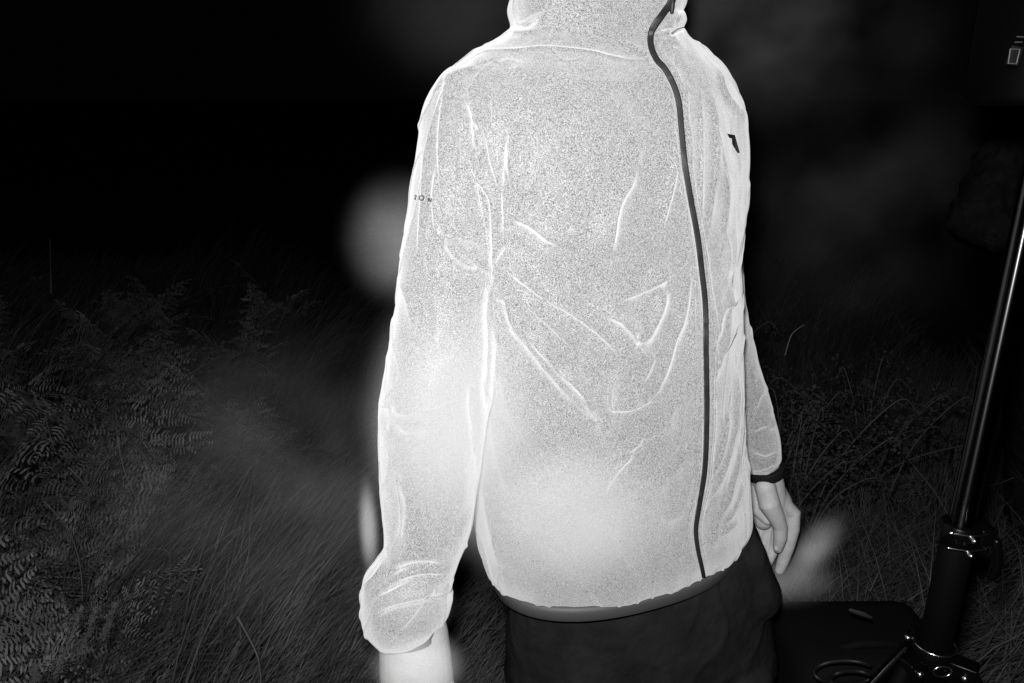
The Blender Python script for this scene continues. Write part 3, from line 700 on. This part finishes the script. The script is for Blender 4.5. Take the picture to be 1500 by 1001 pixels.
# --- bracken
def frond_mesh(seed, L=.62):
    r = random.Random(seed); V = []; Fq = []
    N = 15; P = []; p = Vector((0, 0, 0)); ang = math.radians(78); side = r.uniform(-.25, .25)
    for i in range(N * 2 + 1):
        P.append((p.copy(), ang)); st = L / (N * 2)
        p = p + Vector((math.cos(ang) * st, side * st * i / N * .6, math.sin(ang) * st)); ang -= math.radians(2.2 + r.uniform(-.3, .3) + i * .012)
    stem = []
    for i in range(6, N * 2):
        p, ang = P[i]; T_ = (P[min(i + 1, N * 2)][0] - P[i - 1][0]).normalized(); s = (i - 6) / (N * 2 - 6)
        ln = .26 * (1 - s) ** .9 * min(1, .5 + s * 5) * (L / .62)
        up = Vector((0, 1, 0)).cross(T_) * -1; up.normalize()
        if up.z < 0: up = -up
        for sd_ in (-1, 1):
            if i % 2 == (sd_ > 0): continue
            ln2 = ln * r.uniform(.7, 1.1)
            D = (Vector((0, sd_, 0)) + T_ * r.uniform(.15, .6) + up * r.uniform(-.3, .25)).normalized()
            m_ = max(3, int(ln2 / .0105)); wv = .0052 if i % 2 else .0058
            B_ = T_
            droop = r.uniform(.1, .9)
            for k in range(m_):
                u0 = k / m_; c = p + D * ln2 * u0 - Vector((0, 0, 1)) * droop * ln2 * u0 * u0 + T_ * (.12 * ln2 * u0 * u0)
                pl = (.040 * (1 - u0) ** .7 * min(1, .55 + u0 * 4) + .004) * (1 - .45 * s); wd = ln2 / m_ * .30
                for s2 in (-1, 1):
                    if r.random() < .14: continue
                    pl_ = pl; pl = pl * r.uniform(.5, 1.15)
                    e = c + B_ * pl * s2 + D * pl * .35; b = len(V)
                    mid = c * .4 + e * .6 - Vector((0, 0, .10 * pl)); e = e - Vector((0, 0, .28 * pl))
                    V += [c - D * wd * .6, mid - D * wd + up * .001, e, mid + D * wd + up * .001, c + D * wd * .6]
                    Fq.append((b, b + 1, b + 2, b + 3, b + 4)); pl = pl_
    me = bpy.data.meshes.new('frond'); me.from_pydata([tuple(v) for v in V], [], Fq); me.update(); me.materials.append(M_fern)
    mb = MB(); mb.tube([P[i][0] for i in range(0, N * 2 + 1, 3)], [.0030 * (1 - i / (N * 2 + 6)) + .0004 for i in range(0, N * 2 + 1, 3)], n=6)
    b0 = len(V)
    bm = bmesh.new(); bm.from_mesh(me)
    vs2 = [bm.verts.new(v) for v in mb.V]
    for f in mb.F:
        try:
            fc = bm.faces.new([vs2[k] for k in f]); fc.material_index = 1
        except ValueError: pass
    me.materials.append(M_fern_stem); bm.to_mesh(me); bm.free(); return me
FR = [frond_mesh(s_, L_) for s_, L_ in ((1, .62), (2, .55), (3, .70), (4, .5))]
def fern(x, y, sc, nf, seed, label, group=None, sweep=None):
    r = random.Random(seed); root = empty('fern', (x, y, groundz(x, y)), label, 'fern', group)
    for k in range(nf):
        me = FR[r.randrange(4)]; o = bpy.data.objects.new('frond', me); COL.objects.link(o); o.parent = root
        az = (2 * math.pi * k / nf + r.uniform(-.5, .5)) if sweep is None else r.gauss(sweep, 1.0)
        tilt = r.uniform(-.45, .75); s_ = sc * r.uniform(.75, 1.2)
        o.rotation_euler = (r.uniform(-.7, .7), tilt, az); o.scale = (s_, s_, s_)
    return root
near_labels = [(-1.0, 1.30, .5, 5, 'low bracken fern nearest the camera at the bottom left, its fronds spilling right'),
(-1.06, 1.46, .9, 10, 'large bracken fern filling the bottom left corner'),
   (-1.22, 1.98, 1.05, 9, 'bracken fern with comb-like fronds arching right, at the middle of the left fern bank'),
   (-1.5, 1.9, 1.1, 9, 'bracken fern at the left edge, its frond ribs showing like a fishbone'),
   (-1.35, 2.5, 1.05, 8, 'bracken fern rising behind the front ferns at the left edge')]
for i_, (x, y, s_, nf, lb) in enumerate(near_labels): fern(x, y, s_ * 1.02, nf + 8, 20 + i_, lb, 'bracken ferns in the left bank')
sp = [(-1.08, 1.72), (-1.25, 1.62), (-1.75, 2.2), (-1.3, 2.3), (-1.9, 2.8), (-1.55, 3.1), (-1.1, 2.95), (-2.3, 3.1), (-2.0, 3.7), (-1.4, 3.8), (-2.7, 3.9), (-1.7, 3.4), (-2.2, 4.6), (-3.1, 4.8), (-1.5, 4.7)]
for i_, (x, y) in enumerate(sp): fern(x, y, .72 + .25 * ((i_ * 37) % 5) / 5, 10, 60 + i_, 'dim green bracken fern in the dark fern bank at the left', 'dim bracken ferns at the left')
for i_, (x, y) in enumerate([(.95, 2.6), (1.35, 2.9), (.75, 3.1), (1.7, 3.3), (1.15, 3.6)]): fern(x, y, 1.0, 6, 90 + i_, 'faint bracken fern in the dark brush between the person and the stand', 'faint bracken ferns at the right')
# --- leafy shrubs to the right of the jacket
def shrub(x, y, hgt, wid, nb_, seed, label):
    r = random.Random(seed); z0 = groundz(x, y); root = empty('shrub', (x, y, z0), label, 'shrub')
    bm_ = MB(); V = []; Fq = []
    for k in range(nb_):
        az = r.uniform(0, 2 * math.pi); sp_ = r.uniform(.1, 1) * wid; top = Vector((x + math.cos(az) * sp_, y + math.sin(az) * sp_ * .8, z0 + hgt * r.uniform(.6, 1)))
        b0 = Vector((x + r.uniform(-.08, .08), y + r.uniform(-.08, .08), z0)); md = (b0 + top) / 2 + Vector((math.cos(az) * -.04, 0, .1))
        cv = [Vector(c) for c in catmull([b0, md, top, top + Vector((math.cos(az) * .07, 0, -.03))], 6)]
        bm_.tube(cv, list(np.linspace(.0035, .0009, len(cv))), n=6)
        for c in cv[4:]:
            for q in range(12):
                d = Vector((r.gauss(0, 1), r.gauss(0, 1), r.gauss(0, .8))).normalized(); cc = c + d * r.uniform(.0, .05); l = r.uniform(.006, .014)
                e = Vector((r.gauss(0, 1), r.gauss(0, 1), r.gauss(0, 1))).cross(d).normalized() * l * .38; b = len(V)
                V += [cc, cc + d * l * .5 + e, cc + d * l, cc + d * l * .5 - e]; Fq.append((b, b + 1, b + 2, b + 3))
    bm_.build('branches', M_twig, root); mesh_obj('leaves', V, Fq, M_leaf, root, False)
shrub(.82, 2.15, .70, .32, 30, 1, 'small-leaved dark shrub just right of the far sleeve')
shrub(1.20, 2.5, .75, .34, 30, 2, 'small-leaved shrub between far sleeve and stand, half lost in the dark')
shrub(.62, 2.9, .85, .35, 26, 3, 'taller thin shrub behind the jacket edge')
# --- single pale stalks that catch the flash
def stalk(P, Y, r_, label, group=None, matl=None):
    pts = [Vector(q) for q in catmull([tuple(Q(a, b, Y + (c if len(t) > 2 else 0))) for t in P for a, b, c in [(t[0], t[1], t[2] if len(t) > 2 else 0)]], 5)]
    m = MB(); m.tube(pts, list(np.linspace(r_ * .75, r_ * .4, len(pts))), n=8); o = m.build('dry_stalk', matl or M_straw); return tag(o, label, 'stalk', group)
g_ = 'pale dry stalks that catch the flash'
stalk([(190, 925), (212, 885), (228, 850)], 1.15, .0016, 'short bright straight stalk leaning right, at the bottom left', g_)
stalk([(172, 640), (182, 690), (205, 742), (212, 760)], 1.7, .0016, 'thin curved stalk rising out of the left ferns', g_)
stalk([(66, 610), (75, 645), (80, 660)], 1.8, .0018, 'short stalk standing at the left edge above the ferns', g_)
stalk([(100, 685), (120, 705), (132, 730)], 1.7, .0020, 'short slanted stalk in the middle of the left ferns', g_)
stalk([(64, 735), (88, 760), (108, 795), (118, 835), (121, 880)], 1.5, .0018, 'long bent stalk arching down through the left ferns', g_)
stalk([(215, 805), (247, 810), (248, 860)], 1.5, .0014, 'forked thin stalk right of the left ferns', g_)
stalk([(270, 1010), (292, 945), (316, 895)], 1.25, .0026, 'blurred pale stalk leaning right near the bottom left', g_)
stalk([(348, 905), (362, 930), (378, 965), (383, 1010)], 1.25, .0030, 'thick pale stalk bending down, left of the near sleeve', g_)
stalk([(345, 960), (352, 935), (350, 900)], 1.3, .0020, 'thin stalk crossing the thick pale one', g_)
stalk([(395, 715), (405, 700), (412, 688)], 1.8, .0018, 'tiny pale stalk in the grass left of the jacket', g_)
stalk([(1275, 866), (1282, 850), (1286, 840)], 1.7, .0020, 'short bright stalk above the equipment bag', g_)
stalk([(1330, 880), (1345, 870), (1358, 862)], 1.6, .0016, 'pale stalk slanting to the stand pole, above its hub', g_)
stalk([(1430, 715), (1458, 710), (1485, 700)], 2.0, .0022, 'long level stalk right of the stand clamp', g_)
stalk([(1436, 862), (1452, 858)], 1.8, .0024, 'short thick level stalk right of the lower pole', g_)
stalk([(1150, 520), (1160, 490), (1178, 476)], 2.1, .0022, 'faint curved stalk above the shrub by the far sleeve', g_)
stalk([(75, 430), (74, 385), (73, 350)], 3.0, .0026, 'tall faint upright stalk in the dark at the upper left', g_)
# --- seed spikes, bottom left
def spike(P, Y, label, r0=.006, seed=1):
    r = random.Random(seed); pts = [Vector(q) for q in catmull([tuple(Q(a, b, Y)) for a, b in P], 8)]
    root = empty('seed_spike', pts[-1], label, 'seed spike', 'grainy seed spikes at the bottom left')
    m = MB(); m.tube(pts, [.0014] * len(pts), n=8); m.build('stem', M_straw, root)
    m = MB()
    for i in range(420):
        t = r.random(); c = pts[int(t * (len(pts) - 1))] + Vector((r.gauss(0, 1), r.gauss(0, 1), r.gauss(0, 1))) * r0 * (.35 + .5 * t)
        s_ = r.uniform(.0006, .0013); m.ell(c, (s_, s_, s_ * 1.3), n=6)
    m.build('seeds', M_seed, root)
spike([(118, 892), (106, 925), (88, 975), (84, 985)], 1.1, 'brightest grainy seed spike, at the bottom left', seed=3)
spike([(140, 890), (130, 925), (112, 960)], 1.15, 'second grainy seed spike just right of the brightest one', seed=4)
spike([(168, 885), (160, 910), (150, 935)], 1.2, 'short faint seed spike right of the other two', .005, seed=5)
spike([(52, 975), (50, 1005)], 1.12, 'seed spike cut by the bottom edge at far left', .005, seed=6)

# ================================================================== ADDED HAZE standing in for lens smears and motion blur
def added_haze(name, c, r, dens, label, noise_s=9, soft=1.0, rot=None, lo=.25, hi=.75, aniso=-.5, nmin=.25):  # soft volume added where water on the lens smears the view
    m = MB(); m.ell((0, 0, 0), (1, 1, 1), n=24)
    mt = bpy.data.materials.new(name); mt.use_nodes = True; nt = mt.node_tree; nt.nodes.clear()
    out = nt.nodes.new('ShaderNodeOutputMaterial'); pv = nt.nodes.new('ShaderNodeVolumePrincipled')
    pv.inputs['Color'].default_value = (.95, .95, .95, 1); pv.inputs['Anisotropy'].default_value = aniso
    tc = nt.nodes.new('ShaderNodeTexCoord'); ln = nt.nodes.new('ShaderNodeVectorMath'); ln.operation = 'LENGTH'
    nt.links.new(tc.outputs['Object'], ln.inputs[0])
    mr = nt.nodes.new('ShaderNodeMapRange'); mr.interpolation_type = 'SMOOTHSTEP'; mr.inputs[1].default_value = .97; mr.inputs[2].default_value = .97 - soft * .95
    mr.inputs[3].default_value = 0; mr.inputs[4].default_value = 1; nt.links.new(ln.outputs['Value'], mr.inputs[0])
    geo = nt.nodes.new('ShaderNodeNewGeometry'); nz_ = nt.nodes.new('ShaderNodeTexNoise'); nz_.inputs['Scale'].default_value = noise_s; nz_.inputs['Detail'].default_value = 3
    nt.links.new(geo.outputs['Position'], nz_.inputs['Vector'])
    m2 = nt.nodes.new('ShaderNodeMapRange'); m2.inputs[1].default_value = lo; m2.inputs[2].default_value = hi; m2.inputs[3].default_value = nmin; m2.inputs[4].default_value = 1
    nt.links.new(nz_.outputs[0], m2.inputs[0])
    mu = nt.nodes.new('ShaderNodeMath'); mu.operation = 'MULTIPLY'; pw = nt.nodes.new('ShaderNodeMath'); pw.operation = 'POWER'; pw.inputs[1].default_value = 1.8; nt.links.new(mr.outputs[0], pw.inputs[0]); nt.links.new(pw.outputs[0], mu.inputs[0]); nt.links.new(m2.outputs[0], mu.inputs[1])
    mv = nt.nodes.new('ShaderNodeMath'); mv.operation = 'MULTIPLY'; mv.inputs[1].default_value = dens; nt.links.new(mu.outputs[0], mv.inputs[0])
    nt.links.new(mv.outputs[0], pv.inputs['Density']); nt.links.new(pv.outputs[0], out.inputs['Volume'])
    o = m.build(name, mt); o.location = c; o.scale = r
    if rot: o.rotation_euler = rot
    return tag(o, label, 'added_haze', 'puffs of added haze lit by the flash', 'stuff')
added_haze('added_haze', Q(592, 352, 1.30), (.135, .08, .150), 1.5, 'round puff of added haze behind the upper arm, for a drop on the lens', 9, .8, nmin=.35)  # added in place of the blurred raindrop on the lens
added_haze('added_haze', Q(1192, 805, 1.42), (.060, .05, .13), 7, 'soft wisp of added haze just beside the far hand, for a lens smear', 12, 1, (0, math.radians(32), 0), nmin=.3)
added_haze('added_haze', Q(1140, 850, 1.28), (.16, .06, .07), 3.0, 'low wisp of added haze under the far hand', 8, 1, nmin=.4)
added_haze('added_haze', Q(598, 885, .85), (.075, .03, .065), 9, 'bright added haze softening the bunched near cuff', 8, .8, nmin=.5, aniso=-.3)
added_haze('added_haze', Q(1110, 40, 1.8), (.60, .35, .32), .26, 'faint added haze above the far shoulder', 5, 1, nmin=.0, lo=.40, hi=.72)
added_haze('added_haze', Q(1260, 300, 2.4), (.70, .5, .60), .11, 'very faint added haze between far shoulder and stand', 4, 1, nmin=.0, lo=.4, hi=.72)
added_haze('added_haze', Q(425, 720, 1.5), (.62, .32, .50), .24, 'thin added haze over the grass left of the jacket', 6, 1, nmin=.0, lo=.35, hi=.72)
added_haze('added_haze', Q(668, 625, .86), (.140, .05, .21), 16, 'pale added haze in front of the near forearm sleeve, for lens smear', 6, .75, nmin=.4, aniso=-.27)
added_haze('added_haze', Q(835, 765, .84), (.165, .05, .145), 13, 'pale added haze in front of the lower jacket beside its hem, for lens smear', 6, .75, nmin=.4, aniso=-.27)
added_haze('added_haze', Q(612, 975, .84), (.08, .03, .07), 12, 'small bright puff of added haze in front of the near wrist', 8, .8, nmin=.7, aniso=-.4)
added_haze('added_haze', Q(700, 5, 1.9), (.42, .3, .3), .16, 'faint added haze behind the collar at the top', 3, 1, nmin=.0, lo=.35, hi=.7)
added_haze('added_haze', Q(540, 775, .99), (.020, .03, .11), 5, 'narrow bright streak of added haze along the outer near forearm, for motion blur', 8, .8, nmin=.6)  # added in place of the moving forearm's ghost edge
